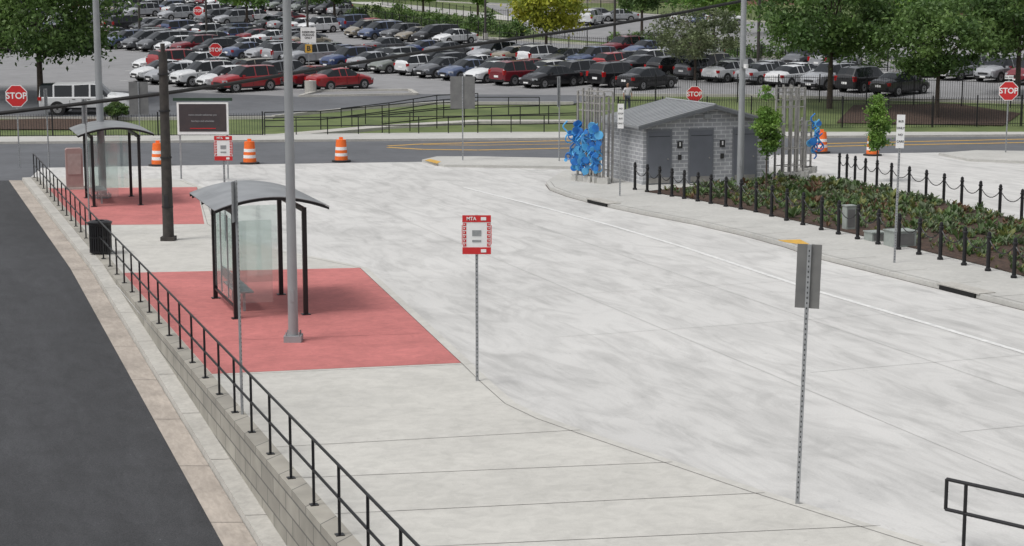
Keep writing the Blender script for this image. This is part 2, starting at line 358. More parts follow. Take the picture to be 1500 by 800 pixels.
ga,gb=P(0,203,0),P(1500,188,0); gy=lambda x: ga.y+(gb.y-ga.y)*(x-ga.x)/(gb.x-ga.x)
b=MB()
xs=[-90,-40,0,40,90]
for xa,xb in zip(xs,xs[1:]):
    b.poly([(xa,fy(xa),.12),(xb,fy(xb),.12),(xb,min(95.9,gy(xb)),.12),(xa,min(95.9,gy(xa)),.12)],M['walk2'])
    b.poly([(xa,fy(xa),-.1),(xb,fy(xb),-.1),(xb,fy(xb),.12),(xa,fy(xa),.12)],M['kerb'])
b.obj('far_sidewalk')
def yl(pts,w=.34): stripline([P(x,y,0) for x,y in pts],w,'yellow_line',M['yellow'],0.006)
yl([(568,214),(620,211),(700,209),(835,206)]); yl([(568,216),(620,219),(700,220),(835,217)])
yl([(620,212),(700,213),(835,211)],.2); yl([(1190,211),(1500,204),(1700,200)]); yl([(1190,215),(1500,209),(1700,205)])
# ------------------------------------------------------------ background surfaces
def reg(px,name,m,off=0.0):
    surface([[tuple(P(x,y)[:2]) for x,y in px]],name,m,off)
reg([(-400,172),(0,172),(200,174),(400,172),(520,160),(640,152),(840,152),(900,139),(600,137),(440,141),(200,133),(-400,128)],'entry_road',M['asph2'],0.0)
reg([(-400,129),(200,134),(440,142),(600,138),(900,140),(1100,140),(1480,150),(1700,150),(1700,104),(1100,84),(860,66),(700,56),(560,36),(500,12),(495,3),(-800,3)],'parking_lot',M['lot'],0.004)
reg([(1225,180),(1470,184),(1495,166),(1400,152),(1250,154)],'mulch_bed',M['mulch'],0.01)
reg([(0,176),(0,190),(110,190),(190,180),(130,172)],'mulch_bed',M['mulch'],0.02)
reg([(800,54),(860,60),(1100,76),(1300,92),(1700,98),(1700,60),(1300,44),(1100,32),(900,18),(800,10),(760,6),(700,3)],'upper_street',M['lot'],0.006)
reg([(500,3),(700,26),(790,34),(790,30),(720,20),(560,3)],'footpath',M['walk2'],0.008)
def kerbline(px,name='lot_kerb',h=0.13,w=0.3):
    b=MB()
    pts=[P(x,y) for x,y in px]
    for p,q in zip(pts,pts[1:]):
        d=(q-p); nrm=Vector((-d.y,d.x,0)).normalized()*w/2; up=Vector((0,0,h)); dn=Vector((0,0,-0.2))
        b.prism([p+nrm+dn,p-nrm+dn,q-nrm+dn,q+nrm+dn],up-dn,M['kerb'])
    b.obj(name)
kerbline([(400,172),(520,160),(640,152),(840,152)]); kerbline([(0,173),(200,175),(400,173)])
kerbline([(440,142),(470,134),(600,133),(610,139),(440,142)]); kerbline([(900,140),(1100,141),(1480,151),(1700,152)])
kerbline([(1700,103),(1100,83),(860,65),(700,55),(560,35),(500,12)]); kerbline([(640,2),(860,16),(1100,31),(1300,43),(1560,56)])
kerbline([(390,201),(560,186),(700,178),(845,178)],'ramp_path',0.06,1.4)
# ------------------------------------------------------------ cars
def car_mesh(kind,paint):
    b=MB()
    if kind=='sedan':
        st=[(-2.36,.66,.42,.72,.80,.52),(-2.28,.80,.28,.88,.97,.66),(-1.85,.88,.24,.95,1.06,.70),(-1.55,.90,.20,.95,1.09,.72),(-0.90,.905,.20,.95,1.40,.60),(-0.52,.905,.20,.95,1.44,.60),(-0.45,.905,.20,.95,1.445,.60),(0.02,.905,.20,.94,1.45,.60),(0.08,.905,.20,.94,1.45,.60),(0.40,.905,.20,.93,1.42,.60),(1.12,.90,.20,.92,1.02,.74),(1.55,.89,.22,.86,.97,.70),(2.0,.86,.24,.76,.86,.64),(2.27,.78,.28,.66,.72,.56),(2.36,.64,.42,.56,.60,.46)]
        gl=(3,10); pil=(5,7); roof=(4,9); r=.33; wb=(-1.36,1.42)
    elif kind=='suv':
        st=[(-2.28,.72,.45,.80,.95,.62),(-2.24,.84,.32,1.02,1.12,.70),(-2.18,.89,.28,1.06,1.22,.70),(-1.90,.92,.26,1.06,1.62,.64),(-1.32,.925,.24,1.05,1.68,.65),(-1.24,.925,.24,1.05,1.69,.65),(-0.30,.925,.24,1.04,1.70,.65),(-0.22,.925,.24,1.04,1.70,.65),(0.35,.925,.24,1.03,1.66,.64),(1.02,.92,.24,1.02,1.14,.76),(1.6,.91,.26,.97,1.08,.74),(2.05,.88,.28,.90,.98,.68),(2.24,.82,.32,.80,.84,.62),(2.30,.68,.45,.66,.70,.52)]
        gl=(2,9); pil=(4,6); roof=(3,8); r=.37; wb=(-1.35,1.38)
    elif kind=='hatch':
        st=[(-2.05,.66,.42,.76,.90,.56),(-2.0,.80,.28,.92,1.04,.66),(-1.92,.85,.26,.95,1.12,.66),(-1.5,.87,.22,.95,1.46,.58),(-0.9,.88,.22,.95,1.50,.59),(-0.83,.88,.22,.95,1.50,.59),(-0.1,.88,.22,.94,1.51,.6),(-0.03,.88,.22,.94,1.51,.6),(0.35,.88,.22,.93,1.47,.59),(1.12,.87,.22,.91,1.02,.72),(1.6,.85,.24,.80,.90,.66),(1.95,.78,.28,.68,.74,.58),(2.05,.64,.42,.58,.62,.46)]
        gl=(2,9); pil=(4,6); roof=(3,8); r=.32; wb=(-1.25,1.3)
    elif kind=='van':
        st=[(-2.5,.80,.45,.95,1.15,.72),(-2.47,.90,.32,1.10,1.30,.76),(-2.42,.94,.28,1.14,1.45,.76),(-2.25,.96,.26,1.14,1.74,.70),(-1.3,.965,.24,1.12,1.79,.70),(-1.2,.965,.24,1.12,1.79,.70),(-.2,.965,.24,1.10,1.80,.70),(-.1,.965,.24,1.10,1.80,.70),(.65,.965,.24,1.08,1.73,.68),(1.65,.95,.25,1.02,1.14,.80),(2.1,.92,.26,.92,1.02,.74),(2.42,.85,.30,.78,.84,.66),(2.5,.70,.42,.66,.70,.54)]
        gl=(2,9); pil=(4,6); roof=(3,8); r=.35; wb=(-1.5,1.55)
    else:
        st=[(-2.85,.86,.45,1.0,1.10,.80),(-2.82,.93,.40,1.08,1.18,.80),(-2.76,.94,.40,1.10,1.78,.74),(-2.0,.94,.38,1.10,1.80,.75),(-1.9,.94,.38,1.10,1.80,.75),(-0.85,.94,.36,1.10,1.80,.75),(-0.72,.94,.36,1.10,1.80,.72),(0.15,.94,.36,1.10,1.84,.70),(0.25,.94,.36,1.10,1.84,.70),(0.65,.94,.36,1.10,1.80,.68),(1.25,.93,.36,1.08,1.20,.80),(1.9,.92,.38,1.05,1.15,.80),(2.6,.90,.40,.98,1.05,.76),(2.78,.84,.42,.86,.90,.70)]
        gl=(2,10); pil=(3,5,7); roof=(3,9); r=.40; wb=(-1.75,1.75)
    rings=[]
    for (x,w,zb,zs,zt,wt) in st:
        hz=zb+(zs-zb)*0.45
        half=[(0,zb),(w*.88,zb),(w*.98,zb+.10),(w,hz),(w*.985,zs-.06),(w*.95,zs),(wt,zt-.02),(wt*.86,zt+.01),(0,zt+.045)]
        rings.append([(x,y,z) for y,z in half]+[(x,-y,z) for y,z in half[-2:0:-1]])
    n=len(rings[0])
    for i in range(len(rings)-1):
        for j in range(n):
            jj=(j+1)%n; q=j if j<8 else 15-j
            m=paint
            if q<=1: m=M['trim']
            inb= gl[0]<=i<gl[1]
            if inb and q==5 and i not in pil: m=M['carglass']
            if inb and (i<roof[0] or i>=roof[1]) and q in (6,7): m=M['carglass']
            b.add([rings[i][j],rings[i+1][j],rings[i+1][jj],rings[i][jj]],[(0,1,2,3)],m)
    b.poly(rings[0],paint); b.poly(rings[-1],paint)
    W=max(s[1] for s in st)
    for x in wb:
        for sgn in (-1,1):
            b.tube((x,sgn*(W-.20),r),(x,sgn*(W+.004),r),r+.055,M['trim'],n=18)
            b.tube((x,sgn*(W-.20),r),(x,sgn*(W+.015),r),r,M['tyre'],n=18)
            b.tube((x,sgn*(W-.10),r),(x,sgn*(W+.022),r),r*.66,M['rim'],n=12)
            b.tube((x,sgn*(W-.10),r),(x,sgn*(W+.026),r),r*.2,M['trim'],n=8)
            for a in range(5):
                t=a*2*math.pi/5+.3; b.box((x+math.cos(t)*r*.42,sgn*(W+.018),r+math.sin(t)*r*.42),(.05,.02,.05),M['trim'])
    fs=st[-2]; rs=st[1]
    for sgn in(-1,1):
        b.box((fs[0]-.12,sgn*(fs[1]-.14),fs[3]-.02),(.34,.30,.13),M['lamp'],rz=sgn*-.45)
        b.box((rs[0]+.06,sgn*(rs[1]-.08),rs[3]-.08),(.22,.22,.20 if kind not in('suv','van') else .34),M['tail'],rz=sgn*.3)
        cx=st[gl[1]][0]-.25
        b.box((cx,sgn*(W+.09),st[5][3]+.05),(.12,.20,.13),paint)
        b.box((0.1,sgn*(W-.002),.32),(2.0,.02,.10),M['trim'])
        for dx in(-.75,.15): b.box((dx,sgn*(W+.003),st[5][3]-.14),(.18,.025,.03),M['trim'])
        for dx in(-1.0,-.02,.95): b.box((dx,sgn*(W-.004),.66),(.018,.02,.5),M['trim'])
    b.box((st[-1][0]-.02,0,st[-1][3]-.03),(.08,.80,.14),M['trim']); b.box((st[-1][0],0,.40),(.06,.45,.10),M['signwhite'])
    b.box((st[-1][0]-.04,0,.34),(.1,1.1,.12),M['trim']); b.box((st[0][0],0,.66),(.04,.45,.14),M['signwhite'])
    if kind in('suv','van'):
        for sgn in(-1,1): b.tube((-1.7,sgn*.60,1.78),(0.2,sgn*.60,1.78),.022,M['trim'],n=6)
    return b.mesh('car_'+kind,True,30)
PAINT={'white':(0.62,0.63,0.64),'silver':(0.36,0.37,0.39),'grey':(0.12,0.125,0.135),'black':(0.012,0.012,0.014),'red':(0.30,0.015,0.02),'maroon':(0.16,0.012,0.02),'blue':(0.03,0.05,0.13),'sage':(0.20,0.22,0.20),'tan':(0.28,0.25,0.20),'dblue':(0.10,0.13,0.22)}
PM={k_:mat('car_paint_'+k_,v,0.28,0.25 if k_ in('silver','grey','sage','tan','dblue') else 0,tuple(x*.96 for x in v),2,coat=0.6) for k_,v in PAINT.items()}
cache={}
def car(kind,col,p,ang):
    if (kind,col) not in cache: cache[(kind,col)]=car_mesh(kind,PM[col])
    nm={'sedan':'parked_car','hatch':'parked_hatchback','suv':'parked_suv','van':'parked_minivan','pickup':'pickup_truck'}[kind]
    o=inst(nm,cache[(kind,col)],(p[0],p[1],T(p[1])+0.01))
    s=(T(p[1]+1)-T(p[1]-1))/2; nrm=Vector((0,-s,1)).normalized()
    fx=Vector((math.cos(ang),math.sin(ang),0)); fx=(fx-nrm*fx.dot(nrm)).normalized(); fyv=nrm.cross(fx)
    o.rotation_euler=Matrix((fx,fyv,nrm)).transposed().to_euler()
    return o
ud=Vector((-0.66,0.75,0)).normalized(); vd=Vector((ud.y,-ud.x,0)); va=math.atan2(vd.y,vd.x)
def boundary(px):
    t=[(-900,-5),(495,-5),(500,16),(560,46),(700,68),(860,78),(1000,84),(1100,96),(1700,116)]
    for (a,za),(c,zb) in zip(t,t[1:]):
        if px<=c: return za+(zb-za)*(px-a)/(c-a)
    return 200
def proj(p):
    d=Vector(p)-Vector((0,0,H)); zc_=d.y*ct-d.z*st; yc=d.y*st+d.z*ct
    return 750+F*d.x/zc_, 400-F*yc/zc_
def in_lot(p):
    px,py=proj(p)
    if px<215 and py>84: return False       # open entrance apron on the left
    return py>boundary(px) and py<170 and -120<px<1640
fixed=[('suv','red'),('hatch','white'),('suv','white'),('sedan','silver'),('sedan','white')],[('sedan','red'),('sedan','maroon'),('suv','grey')],[('sedan','black'),('suv','maroon'),('sedan','white'),('sedan','dblue'),('sedan','grey'),('hatch','white'),('sedan','sage'),('sedan','silver')],[('sedan','black'),('suv','black'),('suv','grey'),('hatch','white'),('sedan','maroon')],[('suv','silver'),('sedan','white'),('sedan','silver')],[('sedan','black'),('suv','black'),('suv','silver'),('sedan','white')]
anch=[(365,133),(497,131),(808,127),(948,130),(1215,126),(1318,138)]
cols=['white','white','white','silver','silver','silver','grey','grey','black','black','red','maroon','blue','sage','tan','dblue']
lines=MB()
def fillrow(a,lst,dirn,skip=0.16,nmax=70,start=0,test=in_lot):
    gap=0
    for i in range(start,nmax):
        p=a+ud*(2.95*i); p.z=T(p.y)
        if p.y>262: break
        if not test(p): continue
        q=a+ud*(2.95*(i+.5))
        cs=[q+vd*2.5+ud*.06,q-vd*2.5+ud*.06,q-vd*2.5-ud*.06,q+vd*2.5-ud*.06]
        lines.poly([(c.x,c.y,T(c.y)+.012) for c in cs],M['white'])
        if i<len(lst): kd,cl=lst[i]
        else:
            if gap>0: gap-=1; continue
            if random.random()<skip: gap=random.choice([0,0,1,2]); continue
            kd=random.choice(['sedan','sedan','sedan','suv','suv','hatch','van']); cl=random.choice(cols)
        fl=dirn if random.random()<.85 else -dirn
        p=p+vd*random.uniform(-.35,.35)
        car(kd,cl,p,va+(0 if fl>0 else math.pi)+random.uniform(-.03,.03))
for (ax,ay),lst,dr in zip(anch,fixed,[-1,1,-1,1,-1,1]):
    fillrow(P(ax,ay),lst,dr)
base=P(365,133)
for o_,s_,d_ in ((14.5,5,1),(20,7,-1),(35.5,10,1),(41,10,-1)): fillrow(base-vd*o_+ud*s_,[],d_,.2)
b5=P(1318,138)
for o_,d_ in ((14.5,-1),(20,1),(35.5,-1),(41,1),(56,-1)): fillrow(b5+vd*o_-ud*4,[],d_,.2)
for i in range(26):
    p=P(880+i*26,30+i*1.0+random.uniform(-.5,.5))
    if random.random()<.55: car(random.choice(['sedan','suv','hatch']),random.choice(cols),p,.12+random.choice([0,math.pi]))
lines.obj('parking_stall_lines')
car('pickup','white',P(132,166),0.05); car('van','white',P(866,36),1.2)
# ------------------------------------------------------------ trees
def tree(name,base,h,cz,rx,rz,lm,ncl=60,per=110,leaf=0.16,tr=0.18,seed=1,sig=0.16,nb=14,lean=0):
    rng=np.random.RandomState(seed)
    b=MB(); top=Vector((lean,0,cz*0.95))
    b.tube((0,0,-.3),(lean*.4,0,cz*.45),tr,M['bark'],tr*.75,n=8); b.tube((lean*.4,0,cz*.45),top,tr*.75,M['bark'],tr*.3,n=8)
    cl=[]
    for i in range(ncl):
        d=rng.normal(size=3); d/=np.linalg.norm(d); rr=(0.35+0.65*rng.rand()**0.5)*(0.8+0.35*rng.rand())
        c=np.array([d[0]*rx*rr,d[1]*rx*rr,d[2]*rz*rr])
        if c[2]<-rz*.75: c[2]*=.7
        c+=np.array([lean,0,cz]); cl.append(c)
    for c in cl[:nb]:
        zst=cz-rz*(.3+.6*rng.rand()); st_=Vector((lean*.6,0,max(h*.15,zst)))
        c=Vector(c); mid=st_.lerp(c,.5)+Vector((0,0,.1*rx)); b.tube(st_,mid,tr*.38,M['bark'],tr*.22,n=5); b.tube(mid,c,tr*.22,M['bark'],tr*.08,n=5)
    root=inst(name,b.mesh(name+'_trunk',True),base,rng.rand()*0.5)
    N=ncl*per; C=np.repeat(np.array(cl),per,axis=0); sz=rng.uniform(.6,1.3,size=(ncl,1)); sg=np.repeat(sz,per,axis=0)*sig*(rx+rz)/2
    pos=C+rng.normal(size=(N,3))*sg*np.array([1,1,.65])
    a=rng.normal(size=(N,3)); a/=np.linalg.norm(a,axis=1)[:,None]; t=rng.normal(size=(N,3)); bb=np.cross(a,t); bb/=np.linalg.norm(bb,axis=1)[:,None]
    s=leaf*rng.uniform(.6,1.3,size=(N,1)); 
    V=np.empty((N,4,3)); V[:,0]=pos-a*s; V[:,1]=pos-bb*s*.55; V[:,2]=pos+a*s; V[:,3]=pos+bb*s*.55
    me=bpy.data.meshes.new('foliage'); me.vertices.add(N*4); me.vertices.foreach_set('co',V.reshape(-1)); me.loops.add(N*4); me.loops.foreach_set('vertex_index',np.arange(N*4,dtype=np.int32))
    me.polygons.add(N); me.polygons.foreach_set('loop_start',np.arange(0,N*4,4,dtype=np.int32)); me.polygons.foreach_set('loop_total',np.full(N,4,dtype=np.int32))
    for m in lm: me.materials.append(m)
    mi=np.repeat(rng.choice(3,size=ncl,p=[.45,.3,.25]),per); me.polygons.foreach_set('material_index',mi.astype(np.int32)); me.update(); me.validate()
    inst('foliage',me,parent=root); return root
def treepx(name,bx,by,ty,cw,lm,crown_bottom,**kw):
    base=P(bx,by) if by<185 else P(bx,by,ZI); h=hgt(base,ty); sc=F/base.y; cb=hgt(base,crown_bottom)
    rz=(h-cb)/2; cz=cb+rz; return tree(name,base,h,cz,cw/sc/2*.92,rz*.95,lm,**kw)
treepx('shade_tree',60,150,-95,245,LG,108,ncl=95,per=170,leaf=.16,tr=.22,seed=3)
treepx('shade_tree',-60,140,-80,220,LG,95,ncl=70,per=140,leaf=.16,tr=.22,seed=4)
treepx('shade_tree',1215,158,-60,235,LG,98,ncl=90,per=160,leaf=.15,tr=.2,seed=5,sig=.14)
treepx('shade_tree',1372,172,-5,165,LG,122,ncl=64,per=150,leaf=.14,tr=.16,seed=6,sig=.14)
treepx('shade_tree',1490,140,-50,150,LG,96,ncl=60,per=150,leaf=.15,tr=.2,seed=8)
treepx('locust_tree',1018,118,8,165,LD,92,ncl=90,per=90,leaf=.11,tr=.12,seed=9,sig=.12,nb=30)
treepx('yellow_tree',800,92,-40,125,LY,52,ncl=60,per=150,leaf=.18,tr=.16,seed=10)
treepx('shade_tree',362,42,-45,90,LB,14,ncl=40,per=110,leaf=.22,tr=.2,seed=11)
treepx('shade_tree',490,30,-60,110,LG,10,ncl=40,per=110,leaf=.22,tr=.2,seed=12)
treepx('columnar_tree',1122,284,130,38,LB,238,ncl=44,per=140,leaf=.06,tr=.04,seed=13,sig=.13)
treepx('columnar_tree',1284,262,134,34,LB,230,ncl=40,per=130,leaf=.06,tr=.04,seed=14,sig=.13)
for i,(x,y,tp_,w,cb) in enumerate([(1045,78,-60,130,30),(1130,52,-80,150,14),(1300,88,-60,150,46),(1440,98,-60,150,52),(700,40,-60,50,14),(940,52,-50,90,20),(620,30,-50,60,6),(1230,46,-60,130,18),(1380,52,-60,120,20)]):
    treepx('street_tree',x,y,tp_,w,LG if i%2 else LB,cb,ncl=45,per=110,leaf=.2,tr=.18,seed=20+i)
def treemass(name,pts,seed,nc=26,per=60,s=.5,sd=1.1,lm=None):
    rng=np.random.RandomState(seed); cl=[]
    for (x,y,r,hh) in pts:
        for _ in range(nc):
            d=rng.normal(size=3); d/=np.linalg.norm(d); cl.append((x+d[0]*r,y+d[1]*r,T(y)+hh*.55+d[2]*hh*.5))
    N=len(cl)*per; pos=np.repeat(np.array(cl),per,axis=0)+rng.normal(size=(N,3))*sd
    a=rng.normal(size=(N,3)); a/=np.linalg.norm(a,axis=1)[:,None]; t=rng.normal(size=(N,3)); bb=np.cross(a,t); bb/=np.linalg.norm(bb,axis=1)[:,None]
    V=np.stack([pos-a*s,pos-bb*s*.6,pos+a*s,pos+bb*s*.6],1).reshape(-1,3)
    me=bpy.data.meshes.new(name); me.from_pydata(V.tolist(),[],np.arange(N*4).reshape(-1,4).tolist())
    for m in (lm or LG): me.materials.append(m)
    me.polygons.foreach_set('material_index',np.repeat(rng.choice(3,size=len(cl)),per).astype(np.int32)); inst(name,me)
rng=random.Random(4)
treemass('distant_trees',[(x,266+rng.uniform(-8,16),rng.uniform(3,5),rng.uniform(8,13)) for x in range(-20,110,8)],2)
hp=[P(520+i*13,26+i*1.55+rng.uniform(-3,3)) for i in range(20)]
treemass('hedge',[(p.x,p.y,rng.uniform(.5,1.1),rng.uniform(.8,1.9)) for p in hp],3,nc=8,per=50,s=.16,sd=.28)
hp=[P(900+i*26,70+i*1.9+rng.uniform(-1,1)) for i in range(24)]
treemass('hedge',[(p.x,p.y,rng.uniform(.4,.9),rng.uniform(.6,1.4)) for p in hp],6,nc=8,per=50,s=.13,sd=.22)
treepx('shrub',172,176,150,42,LG,172,ncl=30,per=120,leaf=.07,tr=.05,seed=41)
# ------------------------------------------------------------ groundcover
rng=np.random.RandomState(5)
def inpoly(x,y,poly):
    c=False; n=len(poly); j=n-1
    for i in range(n):
        if ((poly[i][1]>y)!=(poly[j][1]>y)) and (x<(poly[j][0]-poly[i][0])*(y-poly[i][1])/(poly[j][1]-poly[i][1])+poly[i][0]): c=not c
        j=i
    return c
bx0,bx1=min(p.x for p in bed),max(p.x for p in bed); by0,by1=min(p.y for p in bed),max(p.y for p in bed)
front=[bed[i] for i in range(7)]
def dfront(x,y):
    best=99
    for a,c in zip(front,front[1:]):
        dx,dy=c.x-a.x,c.y-a.y; t=max(0,min(1,((x-a.x)*dx+(y-a.y)*dy)/(dx*dx+dy*dy))); best=min(best,math.hypot(x-a.x-t*dx,y-a.y-t*dy))
    return best
gv=[];gf=[];gm=[]
for i in range(17000):
    x=rng.uniform(bx0,bx1); y=rng.uniform(by0,by1)
    if not inpoly(x,y,bed): continue
    df=dfront(x,y)
    dens=0.12 if df<.7 else (.40 if df<2.6 else .8)
    if math.sin(x*1.9+math.sin(y*1.3)*2)+rng.normal()*.6<-.5 or rng.rand()>dens: continue
    big=rng.rand()<.05
    s=rng.uniform(.07,.15)*(1.8 if big else 1); kind=rng.choice(4,p=[.46,.30,.16,.08])
    for k_ in range(16 if big else 10):
        a=rng.uniform(0,6.28); l=s*rng.uniform(.6,1.2); z0=.15
        dx,dy=math.cos(a)*l,math.sin(a)*l; wx_,wy_=-dy*.25,dx*.25; hz=l*rng.uniform(.5,1.6)
        o_=len(gv); gv+=[(x,y,z0),(x+dx*.6+wx_,y+dy*.6+wy_,z0+hz*.8),(x+dx,y+dy,z0+hz),(x+dx*.6-wx_,y+dy*.6-wy_,z0+hz*.7)]; gf.append((o_,o_+1,o_+2,o_+3)); gm.append(int(kind))
me=bpy.data.meshes.new('groundcover_plants'); me.from_pydata(gv,[],gf)
for m in [leafmat('groundcover_a',(0.09,0.15,0.05)),leafmat('groundcover_b',(0.15,0.19,0.11)),leafmat('groundcover_c',(0.18,0.20,0.06)),leafmat('groundcover_d',(0.16,0.09,0.05))]: me.materials.append(m)
me.polygons.foreach_set('material_index',gm); inst('groundcover_plants',me)
# ------------------------------------------------------------ bollards
b=MB(); b.lathe([(0,0),(.085,0),(.085,.06),(.055,.08),(.055,.88),(.075,.90),(.075,.93),(.05,.95),(.06,.99),(.045,1.05),(0,1.08)],M['black'],14)
bol=b.mesh('bollard',True)
def bollrow(px):
    pts=[P(x,y,ZI) for x,y in px]
    for p in pts: inst('bollard',bol,p)
    b=MB()
    for p,q in zip(pts,pts[1:]):
        for s in range(8):
            t0,t1=s/8,(s+1)/8; f=lambda t: p.lerp(q,t)+Vector((0,0,.86-.30*4*t*(1-t)))
            b.tube(f(t0),f(t1),.016,M['black'],n=5,cap=False)
    b.obj('bollard_chain')
bxs=[930,948,966,984,1002,1022,1041,1063,1085,1107,1130,1152,1176,1203,1228,1256,1286,1316,1346,1377,1412,1447,1485,1525]
def by(x): 
    t=[(930,278),(1022,295),(1107,311),(1203,337),(1286,358),(1346,373),(1447,397),(1525,418)]
    for (a,za),(c,zb) in zip(t,t[1:]):
        if x<=c: return za+(zb-za)*(x-a)/(c-a)
bollrow([(x,by(x)) for x in bxs])
bollrow([(1229,262),(1240,264),(1252,267),(1267,271),(1284,274),(1305,279),(1331,285),(1356,291),(1382,297),(1408,303),(1435,310),(1464,316),(1496,324),(1530,332)])
# ------------------------------------------------------------ restroom hut
hl=P(941,271,ZI); hr=P(1126,264,ZI); d=hr-hl; Wd=d.length; D=4.0; rz=math.atan2(d.y,d.x)
root=bpy.data.objects.new('restroom_building',None); S.collection.objects.link(root); root.location=hl; root.rotation_euler=(0,0,rz)
EH=2.33; AH=3.02; ax=Wd*.53
b=MB(); b.prism([(0,0,-.1),(Wd,0,-.1),(Wd,0,EH),(ax,0,AH-.05),(0,0,EH)],(0,D,0),M['brickw']); b.obj('walls',parent=root)
b=MB(); ov=.35
def rp(x0,z0,x1,z1):
    t=.10; b.prism([(x0,-ov,z0),(x1,-ov,z1),(x1,-ov,z1+t),(x0,-ov,z0+t)],(0,D+2*ov,0),M['roof'])
sl=(AH-EH)/ax; sr=(AH-EH)/(Wd-ax)
rp(-ov,EH-ov*sl,ax,AH); rp(ax,AH,Wd+ov,EH-ov*sr)
nrib=14
for i in range(nrib+1):
    y=-ov+(D+2*ov)*i/nrib
    b.tube((-ov,y,EH-ov*sl+.105),(ax,y,AH+.105),.02,M['roof'],n=4); b.tube((Wd+ov,y,EH-ov*sr+.105),(ax,y,AH+.105),.02,M['roof'],n=4)
b.tube((ax,-ov,AH+.1),(ax,D+ov,AH+.1),.06,M['roof'],n=6)
dg=mat('fascia',(0.14,0.15,0.16),0.5)
for (x0,z0,x1,z1) in ((-ov,EH-ov*sl,ax,AH),(ax,AH,Wd+ov,EH-ov*sr)):
    b.prism([(x0,-ov-.03,z0-.06),(x1,-ov-.03,z1-.06),(x1,-ov-.03,z1+.06),(x0,-ov-.03,z0+.06)],(0,.028,0),dg)
b.obj('roof',parent=root)
b=MB()
fr_=mat('door_frame',(0.20,0.21,0.23),.5)
for x in (Wd*.125,Wd*.45,Wd*.80):
    b.box((x,-.012,1.08),(1.10,.05,2.2),fr_); b.box((x,-.03,1.06),(.98,.05,2.08),M['door']); b.tube((x+.36,-.09,1.0),(x+.36,-.05,1.0),.03,M['steel']); b.box((x,-.06,.16),(.9,.012,.22),M['steel'])
    b.box((x,-.06,1.9),(.9,.008,.02),M['trim'])
for x in (Wd*.285,Wd*.62): b.box((x,-.02,1.55),(.22,.03,.28),M['ink']); b.box((x,-.04,1.57),(.06,.012,.16),M['signwhite']); b.box((x,-.02,1.05),(.15,.03,.2),M['ink'])
b.box((ax-.2,-.05,2.65),(.3,.1,.18),M['galv'])
b.obj('doors',parent=root)
# ------------------------------------------------------------ sculptures
def sculpture(pa,pb,posts,tops,blue_n,blo,bhi,seed,bx=(0,1)):
    rng=random.Random(seed); d=pb-pa; b=MB(); n=d.normalized(); o=Vector((-n.y,n.x,0))
    for t,h in zip(posts,tops):
        for s in (0,.45):
            p=pa+d*t+o*s; b.box(p+Vector((0,0,h/2)),(.07,.07,h),M['steel'],rz=math.atan2(d.y,d.x))
    tm=max(tops)
    for z in (tm-.12,tm-.3,tm-.6,tm-.9,.5,1.2):
        for s in (0,.45):
            b.tube(pa+d*posts[0]+o*s+Vector((0,0,z)),pa+d*posts[-1]+o*s+Vector((0,0,z)),.024,M['steel'],n=6)
    for i in range(5): b.box(pa+d*(i/4.0)+Vector((0,0,.12)),(.36,.45,.24),M['walk2'],rz=rz+i)
    for i in range(blue_n):
        c=pa+d*rng.uniform(*bx)-o*rng.uniform(.05,.4)+Vector((0,0,rng.uniform(blo,bhi)))
        mm=M['blue'] if rng.random()<.55 else M['blue2']; r=rng.uniform(.06,.19); ty=rng.random()
        ax_=(Vector((rng.uniform(-.5,.5),-1,rng.uniform(-.4,.4)))).normalized()
        if ty<.5: b.tube(c,c+ax_*.03,r,mm,n=16)
        elif ty<.75:
            a1=ax_.orthogonal().normalized(); a2=ax_.cross(a1)
            for k_ in range(12):
                t0,t1=k_*math.pi/6,(k_+1)*math.pi/6
                b.tube(c+(a1*math.cos(t0)+a2*math.sin(t0))*r,c+(a1*math.cos(t1)+a2*math.sin(t1))*r,.026,mm,n=5,cap=False)
        else:
            pr=None
            for k_ in range(9):
                q=c+Vector((math.sin(k_*.9)*.10,0,(k_-4)*.08))
                if pr is not None: b.tube(pr,q,.034,mm,n=5)
                pr=q
    b.obj('art_sculpture')
sculpture(P(846,264,ZI),P(884,269,ZI),[0.0,.2,.42,.65,.85,1.0],[3.6,3.75,3.75,3.5,3.4,3.6],110,.45,2.3,3,(-.2,1.0))
sculpture(P(1147,262,ZI),P(1176,259,ZI),[0,.35,.7,1.0],[3.75,3.8,3.8,3.7],0,1,2,4)
sculpture(P(1176,254,ZI),P(1188,252,ZI),[0.3,.9],[2.2,2.3],16,.9,2.2,5,(.4,1.1))
